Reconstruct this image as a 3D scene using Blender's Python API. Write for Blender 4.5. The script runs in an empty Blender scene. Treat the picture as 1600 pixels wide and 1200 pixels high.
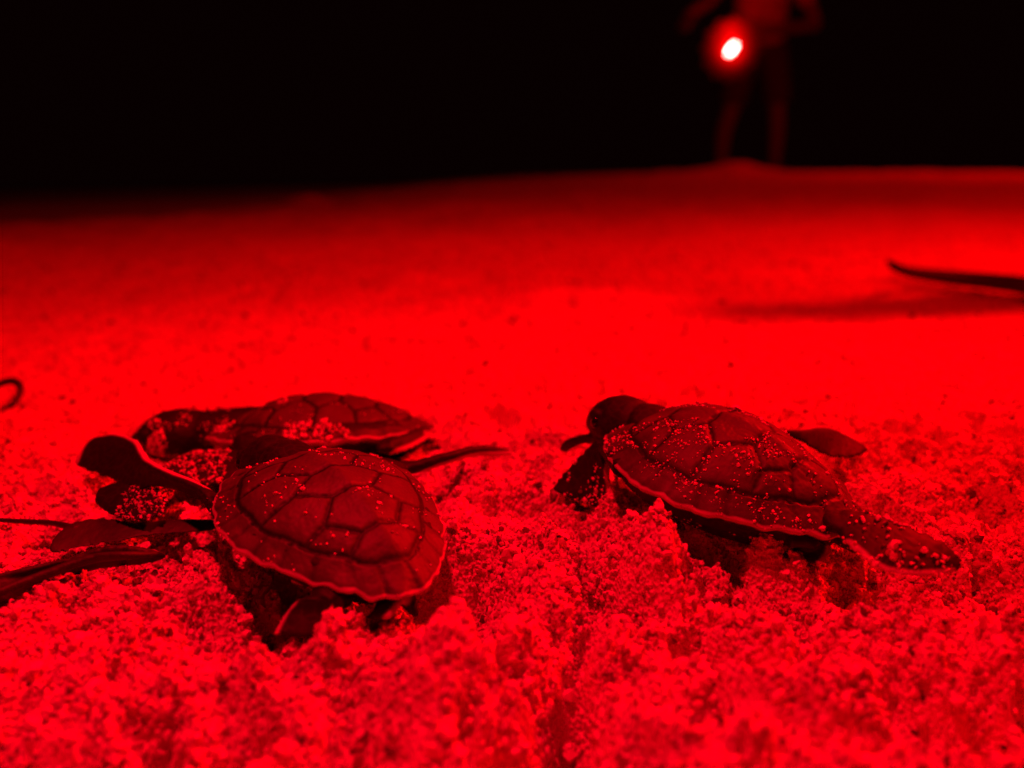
import bpy, math, random
import numpy as np
from mathutils import Vector, Matrix, Euler

random.seed(7)
rng = np.random.default_rng(7)
S = bpy.context.scene
COL = S.collection

# ------------------------------------------------------------------ camera
CAM_H = 0.075
PITCH = 16.1
ROLL = 0.9
cam_d = bpy.data.cameras.new('camera')
cam = bpy.data.objects.new('camera', cam_d)
COL.objects.link(cam)
cam_d.sensor_width = 36
cam_d.lens = 28
cam_d.clip_start = 0.005
cam_d.clip_end = 400
cam.matrix_world = (Matrix.Translation((0, 0, CAM_H))
                    @ Matrix.Rotation(math.radians(90 - PITCH), 4, 'X')
                    @ Matrix.Rotation(math.radians(-ROLL), 4, 'Z'))
cam_d.dof.use_dof = True
cam_d.dof.focus_distance = 0.152
cam_d.dof.aperture_fstop = 9.5
S.camera = cam
S.view_settings.view_transform = 'Standard'
S.view_settings.look = 'None'
S.view_settings.exposure = 0
S.view_settings.gamma = 1

# ------------------------------------------------------------------ night sky
W = bpy.data.worlds.new('World')
S.world = W
W.use_nodes = True
bg = W.node_tree.nodes['Background']
bg.inputs[0].default_value = (1.0, 0.08, 0.10, 1)
bg.inputs[1].default_value = 0.0020
W.cycles_visibility.scatter = False if hasattr(W, 'cycles_visibility') else None

# ------------------------------------------------------------------ red lamps out of view: some read off the shadows, others added as fill
RED = (1.0, 0.0, 0.002)
def lamp(name, loc, power, rad, target=None, spot=None, blend=0.8, col=None):
    l = bpy.data.lights.new(name, 'SPOT' if spot else 'POINT')
    l.energy = power; l.color = col or RED; l.shadow_soft_size = rad
    o = bpy.data.objects.new(name, l); COL.objects.link(o); o.location = loc
    if spot:
        l.spot_size = math.radians(spot); l.spot_blend = blend
        d = Vector(target) - Vector(loc)
        o.rotation_euler = d.to_track_quat('-Z', 'Y').to_euler()
    return o
lamp('red_torch_or_fill', (-0.06, 0.125, 0.40), 6.4, 0.010, col=(1, 0, .0025))
lamp('red_torch_or_fill', (-0.06, 0.125, 0.40), 3.4, 0.010, (-.035, .072, 0), 50, 1.0, col=(1, 0, .034))  # spot added at the same place to brighten the near sand
lamp('red_torch_or_fill', (0.42, 0.43, 0.42), 12.0, 0.022, col=(1, 0, .0010))
lamp('red_torch_or_fill', (0.42, 0.43, 0.42), 25.0, 0.022, (-.085, .035, 0), 72, 1.0, col=(1, 0, .0035))  # spot added here too, brings out the relief of the near sand
lamp('red_torch_or_fill', (2.3, 2.5, 1.15), 58.0, 0.03, col=(1, 0, .0005))  # added lamp out of view, lifts the dim far sand

# ------------------------------------------------------------------ helpers
FPX = 28 / 36 * 1600
MC = cam.matrix_world.copy()
R3 = MC.to_3x3()
def P(px, py, z=0.0):
    """point of the place seen at photo pixel (px, py) and standing at height z"""
    d = R3 @ Vector(((px - 800) / FPX, -(py - 600) / FPX, -1.0))
    t = (z - CAM_H) / d.z
    return Vector((0, 0, CAM_H)) + d * t
def PD(px, py, dist):
    d = R3 @ Vector(((px - 800) / FPX, -(py - 600) / FPX, -1.0))
    return Vector((0, 0, CAM_H)) + d * (dist / d.y)

def hash2(ix, iy, seed):
    h = (ix.astype(np.int64) * 374761393 + iy.astype(np.int64) * 668265263 + seed * 1442695041) & 0xFFFFFFFF
    h = ((h ^ (h >> 13)) * 1274126177) & 0xFFFFFFFF
    h = (h ^ (h >> 16)) & 0xFFFFFFFF
    return h
def gnoise(x, y, seed=0):
    x0 = np.floor(x); y0 = np.floor(y); fx = x - x0; fy = y - y0
    u = fx * fx * fx * (fx * (fx * 6 - 15) + 10); v = fy * fy * fy * (fy * (fy * 6 - 15) + 10)
    def g(dx, dy):
        a = hash2(x0 + dx, y0 + dy, seed) / 4294967296.0 * 2 * np.pi
        return np.cos(a) * (fx - dx) + np.sin(a) * (fy - dy)
    n0 = g(0, 0) * (1 - u) + g(1, 0) * u
    n1 = g(0, 1) * (1 - u) + g(1, 1) * u
    return (n0 * (1 - v) + n1 * v) * 1.5
def sstep(a, b, x):
    t = np.clip((x - a) / (b - a), 0, 1)
    return t * t * (3 - 2 * t)

def mesh_np(name, V, F, smooth=True):
    me = bpy.data.meshes.new(name)
    V = np.asarray(V, dtype=np.float32)
    F = np.asarray(F, dtype=np.int32)
    k = F.shape[1]
    me.vertices.add(len(V)); me.vertices.foreach_set('co', V.ravel())
    me.loops.add(F.size); me.loops.foreach_set('vertex_index', F.ravel())
    me.polygons.add(len(F))
    me.polygons.foreach_set('loop_start', np.arange(0, F.size, k, dtype=np.int32))
    me.polygons.foreach_set('loop_total', np.full(len(F), k, dtype=np.int32))
    me.update(calc_edges=True)
    if smooth:
        me.polygons.foreach_set('use_smooth', np.ones(len(F), dtype=bool))
    return me
def attr(me, name, vals):
    a = me.attributes.new(name, 'FLOAT', 'POINT')
    a.data.foreach_set('value', np.asarray(vals, dtype=np.float32))
def obj(name, me, mat=None, parent=None):
    o = bpy.data.objects.new(name, me); COL.objects.link(o)
    if mat: me.materials.append(mat)
    if parent: o.parent = parent
    return o
def tag(o, label=None, cat=None, group=None, kind=None):
    if label: o['label'] = label
    if cat: o['category'] = cat
    if group: o['group'] = group
    if kind: o['kind'] = kind
    return o
def empty(name, M):
    o = bpy.data.objects.new(name, None); COL.objects.link(o); o.matrix_world = M
    o.empty_display_size = 0.01
    return o

# ------------------------------------------------------------------ materials
def newmat(name):
    m = bpy.data.materials.new(name); m.use_nodes = True
    nt = m.node_tree; b = nt.nodes['Principled BSDF']
    return m, nt, b
def N(nt, t, **kw):
    n = nt.nodes.new(t)
    for k, v in kw.items(): setattr(n, k, v)
    return n
def noise_node(nt, scale, detail=3, rough=0.55, src=None):
    n = N(nt, 'ShaderNodeTexNoise'); n.inputs['Scale'].default_value = scale
    n.inputs['Detail'].default_value = detail; n.inputs['Roughness'].default_value = rough
    if src: nt.links.new(src, n.inputs['Vector'])
    return n
def ramp(nt, src, stops):
    r = N(nt, 'ShaderNodeValToRGB'); nt.links.new(src, r.inputs[0])
    e = r.color_ramp.elements
    while len(e) < len(stops): e.new(0.5)
    for i, (p, c) in enumerate(stops):
        e[i].position = p; e[i].color = (*c, 1) if len(c) == 3 else c
    return r
def mat_sand():
    m, nt, b = newmat('coral_sand')
    co = N(nt, 'ShaderNodeTexCoord').outputs['Object']
    n1 = noise_node(nt, 900, 2, .6, co); n2 = noise_node(nt, 45, 4, .6, co)
    r = ramp(nt, n1.outputs[0], [(0.26, (.46, .38, .28)), (0.38, (.70, .61, .49)), (0.7, (.80, .72, .60))])
    r2 = ramp(nt, n2.outputs[0], [(0.36, (.88, .88, .88)), (0.6, (1, 1, 1))])
    mx = N(nt, 'ShaderNodeMix', data_type='RGBA', blend_type='MULTIPLY'); mx.inputs[0].default_value = 1
    nt.links.new(r.outputs[0], mx.inputs[6]); nt.links.new(r2.outputs[0], mx.inputs[7])
    nt.links.new(mx.outputs[2], b.inputs['Base Color'])
    b.inputs['Roughness'].default_value = .85
    v = N(nt, 'ShaderNodeTexVoronoi'); v.inputs['Scale'].default_value = 1100; nt.links.new(co, v.inputs['Vector'])
    n3 = noise_node(nt, 250, 4, .65, co)
    ad = N(nt, 'ShaderNodeMath', operation='ADD'); nt.links.new(n3.outputs[0], ad.inputs[0]); nt.links.new(v.outputs['Distance'], ad.inputs[1])
    bp = N(nt, 'ShaderNodeBump'); bp.inputs['Strength'].default_value = .8; bp.inputs['Distance'].default_value = .0006
    nt.links.new(ad.outputs[0], bp.inputs['Height']); nt.links.new(bp.outputs[0], b.inputs['Normal'])
    return m
def mat_grain():
    m, nt, b = newmat('coral_sand_grain')
    oi = N(nt, 'ShaderNodeObjectInfo')
    r = ramp(nt, oi.outputs['Random'], [(0.0, (.10, .07, .05)), (0.03, (.16, .12, .09)), (0.07, (.58, .48, .36)), (0.5, (.74, .66, .55)), (1, (.88, .83, .75))])
    co = N(nt, 'ShaderNodeNewGeometry').outputs['Position']
    n2 = noise_node(nt, 45, 4, .6, co); r2 = ramp(nt, n2.outputs[0], [(0.36, (.88, .88, .88)), (0.6, (1, 1, 1))])
    mx = N(nt, 'ShaderNodeMix', data_type='RGBA', blend_type='MULTIPLY'); mx.inputs[0].default_value = 1
    nt.links.new(r.outputs[0], mx.inputs[6]); nt.links.new(r2.outputs[0], mx.inputs[7])
    da = N(nt, 'ShaderNodeAttribute', attribute_name='dark', attribute_type='INSTANCER')
    md = N(nt, 'ShaderNodeMix', data_type='RGBA'); nt.links.new(da.outputs['Fac'], md.inputs[0])
    nt.links.new(mx.outputs[2], md.inputs[6]); md.inputs[7].default_value = (.045, .032, .025, 1)
    nt.links.new(md.outputs[2], b.inputs['Base Color'])
    b.inputs['Roughness'].default_value = .45
    return m
def mat_shell():
    m, nt, b = newmat('hatchling_carapace')
    co = N(nt, 'ShaderNodeTexCoord').outputs['Object']
    se = N(nt, 'ShaderNodeAttribute', attribute_name='seam'); ri = N(nt, 'ShaderNodeAttribute', attribute_name='rim')
    n1 = noise_node(nt, 130, 5, .62, co); n2 = noise_node(nt, 900, 3, .6, co)
    r = ramp(nt, n1.outputs[0], [(0.3, (.044, .033, .03)), (0.5, (.072, .055, .048)), (0.72, (.102, .078, .068))])
    mx = N(nt, 'ShaderNodeMix', data_type='RGBA'); nt.links.new(se.outputs['Fac'], mx.inputs[0])
    nt.links.new(r.outputs[0], mx.inputs[6]); mx.inputs[7].default_value = (.010, .008, .008, 1)
    mr = N(nt, 'ShaderNodeMix', data_type='RGBA'); nt.links.new(ri.outputs['Fac'], mr.inputs[0])
    nt.links.new(mx.outputs[2], mr.inputs[6]); mr.inputs[7].default_value = (.50, .45, .4, 1)
    nt.links.new(mr.outputs[2], b.inputs['Base Color'])
    b.inputs['Roughness'].default_value = .55; b.inputs['Specular IOR Level'].default_value = .3
    bp = N(nt, 'ShaderNodeBump'); bp.inputs['Strength'].default_value = .35; bp.inputs['Distance'].default_value = .0002
    nt.links.new(n2.outputs[0], bp.inputs['Height']); nt.links.new(bp.outputs[0], b.inputs['Normal'])
    return m
def mat_skin():
    m, nt, b = newmat('hatchling_skin')
    co = N(nt, 'ShaderNodeTexCoord').outputs['Object']
    ri = N(nt, 'ShaderNodeAttribute', attribute_name='rim')
    v = N(nt, 'ShaderNodeTexVoronoi', feature='DISTANCE_TO_EDGE'); v.inputs['Scale'].default_value = 520; nt.links.new(co, v.inputs['Vector'])
    n1 = noise_node(nt, 200, 3, .6, co)
    r = ramp(nt, v.outputs['Distance'], [(0.0, (.022, .018, .017)), (0.10, (.012, .010, .010)), (0.5, (.008, .007, .007))])
    mr = N(nt, 'ShaderNodeMix', data_type='RGBA'); nt.links.new(ri.outputs['Fac'], mr.inputs[0])
    nt.links.new(r.outputs[0], mr.inputs[6]); mr.inputs[7].default_value = (.48, .42, .38, 1)
    nt.links.new(mr.outputs[2], b.inputs['Base Color'])
    b.inputs['Roughness'].default_value = .6; b.inputs['Specular IOR Level'].default_value = .25
    ad = N(nt, 'ShaderNodeMath', operation='ADD'); nt.links.new(n1.outputs[0], ad.inputs[0]); nt.links.new(v.outputs['Distance'], ad.inputs[1])
    bp = N(nt, 'ShaderNodeBump'); bp.inputs['Strength'].default_value = .5; bp.inputs['Distance'].default_value = .0003
    nt.links.new(ad.outputs[0], bp.inputs['Height']); nt.links.new(bp.outputs[0], b.inputs['Normal'])
    return m
def mat_plain(name, c, rough=.7, bscale=None, bdist=.001, var=.25):
    m, nt, b = newmat(name)
    co = N(nt, 'ShaderNodeTexCoord').outputs['Object']
    n = noise_node(nt, bscale or 20, 4, .6, co)
    lo = tuple(x * (1 - var) for x in c); hi = tuple(min(1, x * (1 + var)) for x in c)
    r = ramp(nt, n.outputs[0], [(0.3, lo), (0.7, hi)])
    nt.links.new(r.outputs[0], b.inputs['Base Color']); b.inputs['Roughness'].default_value = rough
    if bscale:
        bp = N(nt, 'ShaderNodeBump'); bp.inputs['Strength'].default_value = .6; bp.inputs['Distance'].default_value = bdist
        nt.links.new(n.outputs[0], bp.inputs['Height']); nt.links.new(bp.outputs[0], b.inputs['Normal'])
    return m
M_SAND = mat_sand(); M_GRAIN = mat_grain(); M_SHELL = mat_shell(); M_TSKIN = mat_skin()
M_EYE, _nt, _b = newmat('black_eye'); _b.inputs['Base Color'].default_value = (.01, .01, .012, 1); _b.inputs['Roughness'].default_value = .08
M_WOOD = mat_plain('wet_driftwood', (.035, .026, .02), .75, 350, .0012)
M_WEED = mat_plain('dried_seaweed', (.022, .016, .012), .6, 420, .0006)
M_HUMAN = mat_plain('skin', (.15, .10, .08), .55, 60, .001, .08)
M_SHIRT = mat_plain('faded_shirt_cloth', (.38, .34, .32), .85, 25, .01)
M_SHORT = mat_plain('dark_shorts_cloth', (.04, .045, .06), .85, 30, .008)
M_HAIR = mat_plain('dark_hair', (.02, .015, .012), .6, 200, .004)
M_TORCH = mat_plain('black_torch_plastic', (.03, .03, .03), .4)

# ------------------------------------------------------------------ the sand: relief
BUMPS = []   # x, y, rx, ry, rot, amp
def bump(px, py, rx, ry, amp, rot=0.0, z=0.0):
    p = P(px, py, z); BUMPS.append((p.x, p.y, rx, ry, math.radians(rot), amp))
mm = .001
# tracks and pits left by the flippers
bump(815, 795, 6*mm, 4*mm, -4.5*mm); bump(880, 830, 5*mm, 4*mm, -5*mm)
bump(700, 905, 6*mm, 4.5*mm, -11*mm); bump(738, 885, 3.5*mm, 3.5*mm, -6*mm)
bump(1218, 945, 7*mm, 4*mm, -12*mm); bump(1160, 950, 4*mm, 4*mm, -5*mm)
bump(935, 915, 2.6*mm, 5*mm, -6*mm, 20); bump(912, 985, 2.4*mm, 5*mm, -6*mm, -15); bump(905, 1060, 3.4*mm, 7*mm, -10*mm, 6); bump(870, 1040, 4*mm, 2.5*mm, -5*mm)
bump(830, 1170, 4*mm, 5*mm, -7*mm); bump(900, 1140, 4*mm, 4*mm, -8*mm)
bump(765, 990, 1.8*mm, 6*mm, -5*mm, -6); bump(990, 960, 3*mm, 6*mm, -3.5*mm, 20)
bump(1090, 1100, 5*mm, 3*mm, -4*mm); bump(1390, 1150, 6*mm, 3*mm, -7*mm); bump(1580, 1110, 4*mm, 4*mm, -6*mm); bump(1560, 800, 5*mm, 3*mm, -3*mm)
bump(1050, 1010, 4*mm, 3*mm, -3*mm); bump(1240, 1060, 4*mm, 3*mm, -3*mm)
bump(605, 1010, 4*mm, 3*mm, -3*mm); bump(380, 1000, 10*mm, 5*mm, -4.5*mm)
bump(90, 1185, 9*mm, 3*mm, -3*mm); bump(310, 925, 6*mm, 6*mm, -4*mm)
bump(1370, 900, 9*mm, 6*mm, -2.5*mm); bump(200, 1130, 6*mm, 3*mm, -2*mm)
bump(1040, 850, 9*mm, 5*mm, -4*mm, -40); bump(480, 970, 12*mm, 6*mm, -3*mm)
bump(200, 790, 8*mm, 6*mm, -3*mm); bump(110, 900, 20*mm, 5*mm, -2.5*mm); bump(170, 835, 18*mm, 4*mm, -1.5*mm)
# heaps
bump(720, 1050, 7*mm, 16*mm, 4*mm, -8); bump(850, 900, 5*mm, 12*mm, 3*mm, -5)
bump(330, 960, 4*mm, 3*mm, 5*mm); bump(1010, 900, 5*mm, 14*mm, 5*mm, 30)
bump(1192, 888, 3.6*mm, 2.6*mm, 7.0*mm); bump(1250, 900, 3*mm, 3*mm, 4*mm)
bump(1040, 940, 7*mm, 8*mm, 3*mm); bump(545, 1030, 7*mm, 4*mm, 1.2*mm)
bump(150, 1000, 22*mm, 10*mm, 2.5*mm); bump(1200, 1010, 8*mm, 5*mm, 3.5*mm)
bump(1480, 1020, 18*mm, 8*mm, 3*mm); bump(1400, 925, 13*mm, 7*mm, -4*mm); bump(760, 770, 9*mm, 5*mm, 2.5*mm)
bump(960, 810, 4*mm, 5*mm, 4*mm); bump(1320, 1080, 9*mm, 4*mm, 3*mm)
bump(510, 690, 26*mm, 16*mm, -5*mm); bump(300, 690, 14*mm, 8*mm, -2*mm)
# shallow hollows and a low ridge of dragged sand out to the right
def hump(x, y, rx, ry, rot, amp): BUMPS.append((x, y, rx, ry, math.radians(rot), amp))
h1 = P(1330, 425); hump(h1.x, h1.y, .10, .014, 0, -.005)
h1 = P(1560, 402); hump(h1.x, h1.y, .10, .016, 0, -.008)
h1 = P(730, 438); hump(h1.x, h1.y, .014, .012, 0, -.010)
h1 = P(640, 441); hump(h1.x, h1.y, .020, .016, 0, .004)
h1 = P(860, 512); hump(h1.x, h1.y, .03, .006, 0, -.002)
h1 = P(900, 470); hump(h1.x, h1.y, .05, .02, 0, .004)
h1 = PD(478, 306, 2.0); hump(h1.x, h1.y, .055, .12, 0, .017)
hump(0.75, 3.0, .45, .3, 0, .012)
h1 = PD(1150, 264, 3.1); hump(h1.x, h1.y, .09, .10, 0, .016)
h1 = PD(1060, 268, 4.6); hump(h1.x, h1.y, .14, .12, 0, .012)

def base_z(x, y):
    z = -0.085 * sstep(3.0, 5.6, y) - 0.30 * sstep(6.8, 14, y) - 2.0 * sstep(12, 60, y)
    z = z - 0.075 * sstep(0.2, -1.4, x) * sstep(0.7, 2.2, y) - 0.024 * sstep(.8, 3.0, y)
    z = z - 0.03 * sstep(1.2, 3.5, x) * sstep(1.5, 3, y)
    z = z + 0.010 * sstep(0.5, 2.6, y) * sstep(-.4, .8, x)
    return z
def ground_z(x, y):
    x = np.asarray(x, dtype=float); y = np.asarray(y, dtype=float)
    z = base_z(x, y)
    for bx, by, rx, ry, rot, amp in BUMPS:
        dx = x - bx; dy = y - by
        c, s = math.cos(rot), math.sin(rot)
        u = (dx * c + dy * s) / rx; v = (-dx * s + dy * c) / ry
        q = u * u + v * v
        z = z + 1.8 * amp * np.exp(-q)
    near = 1 - sstep(.13, .32, y + .12 * np.abs(x - .02))
    near = near * (.42 + .58 * sstep(-.105, -.045, x + .2 * (.12 - y)))
    rough = .19 + .81 * near
    # wavy domain so clumps are not aligned
    wx = x + .002 * gnoise(x * 160, y * 160, 3); wy = y + .002 * gnoise(x * 160, y * 160, 4)
    z = z + rough * .0058 * gnoise(wx * 48, wy * 52, 11)
    z = z + rough * .0030 * gnoise(wx * 120, wy * 120, 12)
    cl = gnoise(wx * 260, wy * 260, 13)
    z = z + rough * (.0012 * (.6 - 2.2 * np.abs(cl)))
    z = z + near * .0026 * (.4 - 2.4 * np.abs(gnoise(wx * 95 + 3, wy * 80, 31)))
    # sharp-sided little holes between the clumps, drawn out along the crawl
    hp = gnoise(wx * 110 + 9, wy * 62, 33) + .35 * gnoise(wx * 300, wy * 200, 34)
    z = z - near * .0050 * sstep(.30, .62, hp)
    hp2 = gnoise(wx * 52 + 4, wy * 26 + 2, 35) + .30 * gnoise(wx * 150, wy * 110, 36) + .15 * gnoise(wx * 420, wy * 420, 37)
    z = z - near * .0095 * sstep(.20, .62, hp2) * sstep(-.05, -.02, x) * (1 - sstep(.125, .15, y))
    z = z + (.35 + .65 * near) * .00080 * gnoise(x * 620, y * 620, 14)
    z = z + (.35 + .65 * near) * .00040 * gnoise(x * 1300, y * 1300, 15)
    # small pits in the smoother sand beyond the hatchlings
    pt = gnoise(x * 85, y * 85, 16)
    z = z - (1 - near) * .0022 * sstep(.42, .75, pt)
    z = z - (.25 + .75 * (1 - near)) * .0024 * sstep(.52, .70, gnoise(x * 240, y * 240, 22))
    far = sstep(.35, 1.2, y)
    z = z + far * (.006 * gnoise(x * 5, y * 5, 17) + .005 * gnoise(x * 13, y * 13, 18)) * (1 - .3 * sstep(3, 8, y))
    z = z + sstep(.24, .5, y) * (.0018 * gnoise(x * 24, y * 24, 19) - .0030 * sstep(.35, .7, gnoise(x * 17, y * 17, 20)))
    return z
def axis(lo, c0, c1, hi, step, g):
    core = np.arange(c0, c1, step)
    out = [c1]; s = step
    while out[-1] < hi: s *= g; out.append(out[-1] + s)
    inn = [c0]; s = step
    while inn[-1] > lo: s *= g; inn.append(inn[-1] - s)
    return np.array(inn[::-1][:-1] + list(core) + out)
xs = axis(-60, -.125, .125, 60, .00042, 1.014)
ys = axis(-8, .055, .22, 90, .00042, 1.014)
XX, YY = np.meshgrid(xs, ys)
ZZ = ground_z(XX, YY)
nx, ny = len(xs), len(ys)
idx = np.arange(nx * ny).reshape(ny, nx)
F = np.stack([idx[:-1, :-1], idx[:-1, 1:], idx[1:, 1:], idx[1:, :-1]], -1).reshape(-1, 4)
me = mesh_np('sand', np.stack([XX, YY, ZZ], -1).reshape(-1, 3), F)
sand = obj('sand', me, M_SAND); tag(sand, kind='structure')
sand['label'] = 'coarse coral sand of the beach, churned up round the hatchlings'
print('sand verts', nx * ny)

# ------------------------------------------------------------------ loft tools
def catmull(pts, n):
    pts = [np.array(p, float) for p in pts]
    p = [2 * pts[0] - pts[1]] + pts + [2 * pts[-1] - pts[-2]]
    out = []
    m = len(pts) - 1
    for k in range(n + 1):
        t = k / n * m; i = min(int(t), m - 1); f = t - i
        a, b, c, d = p[i], p[i + 1], p[i + 2], p[i + 3]
        out.append(.5 * ((2 * b) + (-a + c) * f + (2 * a - 5 * b + 4 * c - d) * f * f + (-a + 3 * b - 3 * c + d) * f ** 3))
    return np.array(out)
def rings_mesh(rings):
    """closed skin through a list of rings (each k x 3)"""
    k = len(rings[0]); V = np.concatenate(rings); n = len(rings); F = []
    for i in range(n - 1):
        for j in range(k):
            a = i * k + j; b = i * k + (j + 1) % k
            F.append((a, b, b + k, a + k))
    c0 = len(V); V = np.vstack([V, rings[0].mean(0), rings[-1].mean(0)])
    T = [(c0, (j + 1) % k, j) for j in range(k)] + [(c0 + 1, (n - 1) * k + j, (n - 1) * k + (j + 1) % k) for j in range(k)]
    return V, F, T
def blade_rings(A, B, thick, n=26, k=16, curl=0.0):
    """flipper blade between leading edge A and trailing edge B"""
    a = catmull(A, n); b = catmull(B, n); rings = []
    for i in range(n + 1):
        t = i / n
        c = (a[i] + b[i]) / 2; w = (b[i] - a[i]) / 2
        ax = (a[min(i + 1, n)] + b[min(i + 1, n)]) / 2 - (a[max(i - 1, 0)] + b[max(i - 1, 0)]) / 2
        nrm = np.cross(ax, w); nl = np.linalg.norm(nrm)
        nrm = nrm / nl if nl > 1e-12 else np.array([0, 0, 1.])
        if nrm[2] < 0: nrm = -nrm
        th = np.interp(t, [0, .3, .7, 1], thick) / 2
        w = w * (1 + .05 * math.sin(i * 1.9 + a[0][0] * 900) + .04 * math.sin(i * 3.7 + 1))
        if i in (0, n): w = w * .35; th *= .5
        ring = []
        for j in range(k):
            q = 2 * math.pi * j / k
            cs, sn = math.cos(q), math.sin(q)
            ring.append(c + w * cs + nrm * th * (sn * (1 - .35 * cs)) + nrm * curl * (cs * cs) * t)
        rings.append(np.array(ring))
    return rings, a, b
def tube_rings(pts, rad, n=16, k=14, flat=1.0, up=(0, 0, 1)):
    c = catmull(pts, n); up = np.array(up, float); rings = []
    m = len(rad) - 1
    for i in range(n + 1):
        d = c[min(i + 1, n)] - c[max(i - 1, 0)]; d = d / np.linalg.norm(d)
        s = np.cross(d, up)
        if np.linalg.norm(s) < 1e-3: s = np.cross(d, (0, 1, 0))
        s /= np.linalg.norm(s); u = np.cross(s, d)
        r = np.interp(i / n * m, range(m + 1), rad)
        rings.append(np.array([c[i] + s * r * math.cos(q) + u * r * flat * math.sin(q) for q in np.linspace(0, 2 * math.pi, k, endpoint=False)]))
    return rings
def join(parts):
    """parts: list of (V, quads, tris)"""
    V = []; Fs = []; o = 0
    for v, f, t in parts:
        V.append(v); Fs += [tuple(i + o for i in q) for q in f] + [tuple(i + o for i in q) for q in t]; o += len(v)
    me = bpy.data.meshes.new('tmp'); me.from_pydata(np.concatenate(V).tolist(), [], Fs)
    import bmesh
    bm = bmesh.new(); bm.from_mesh(me); bmesh.ops.recalc_face_normals(bm, faces=bm.faces); bm.to_mesh(me); bm.free()
    return me
def fuse(parts, voxel, smooth=6, fac=.5):
    me = join(parts)
    o = bpy.data.objects.new('tmp', me); COL.objects.link(o)
    r = o.modifiers.new('r', 'REMESH'); r.mode = 'VOXEL'; r.voxel_size = voxel
    if smooth:
        s = o.modifiers.new('s', 'SMOOTH'); s.iterations = smooth; s.factor = fac
    dg = bpy.context.evaluated_depsgraph_get(); dg.update()
    out = bpy.data.meshes.new_from_object(o.evaluated_get(dg))
    bpy.data.objects.remove(o); bpy.data.meshes.remove(me)
    out.polygons.foreach_set('use_smooth', np.ones(len(out.polygons), dtype=bool))
    return out
def coords(me):
    a = np.empty(len(me.vertices) * 3, dtype=np.float32); me.vertices.foreach_get('co', a); return a.reshape(-1, 3).astype(float)
def seg_dist(Pn, pts):
    d = np.full(len(Pn), 1e9)
    for a, b in zip(pts[:-1], pts[1:]):
        ab = b - a; L = (ab @ ab) + 1e-18
        t = np.clip(((Pn - a) @ ab) / L, 0, 1)
        q = np.linalg.norm(Pn - (a + t[:, None] * ab), axis=1)
        d = np.minimum(d, q)
    return d

# ------------------------------------------------------------------ hatchlings
LH = .023      # half length of carapace
WH = .0188     # half width
RIMZ = .0088
def outline(th, r=1.0):
    """x forward. th=0 at the head, pi at the tail"""
    c, s = np.cos(th), np.sin(th)
    x = LH * c * (1 - .02 * s * s)
    t = (1 - c) / 2                     # 0 head .. 1 tail
    w = WH * np.abs(np.sin(th)) ** .90 * (1.05 - .36 * t ** 1.9)
    y = np.sign(s) * w
    x = np.where(c < 0, x * (1 + .07 * np.abs(c) ** 5), x)
    x = np.where(c > .85, x - LH * .05 * ((c - .85) / .15) ** 2 , x)
    # scalloped margin, one lobe a marginal scute
    sc = 1 + .013 * np.abs(np.sin(th * 11.0 + .5 * np.sin(th * 2.3))) * (1 + .9 * t) * (1 + .6 * np.sin(th * 5.1)) + .004 * np.sin(th * 31) + .003 * np.sin(th * 47 + 1)
    sc = 1 + (sc - 1) * sstep(.84, 1.0, np.asarray(r) + 0.0 * th)
    return x * sc, y * sc
def dome(r, x, y, H, seed):
    rc = np.clip(r, 0, 1)
    z = H * (1 - rc ** 2.05) ** .92
    z += .0007 * np.exp(-(y / .0016) ** 2) * (1 - r ** 2)     # keel
    # flared, slightly upturned margin
    z += .0003 * sstep(.86, 1.0, r)
    return z
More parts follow.
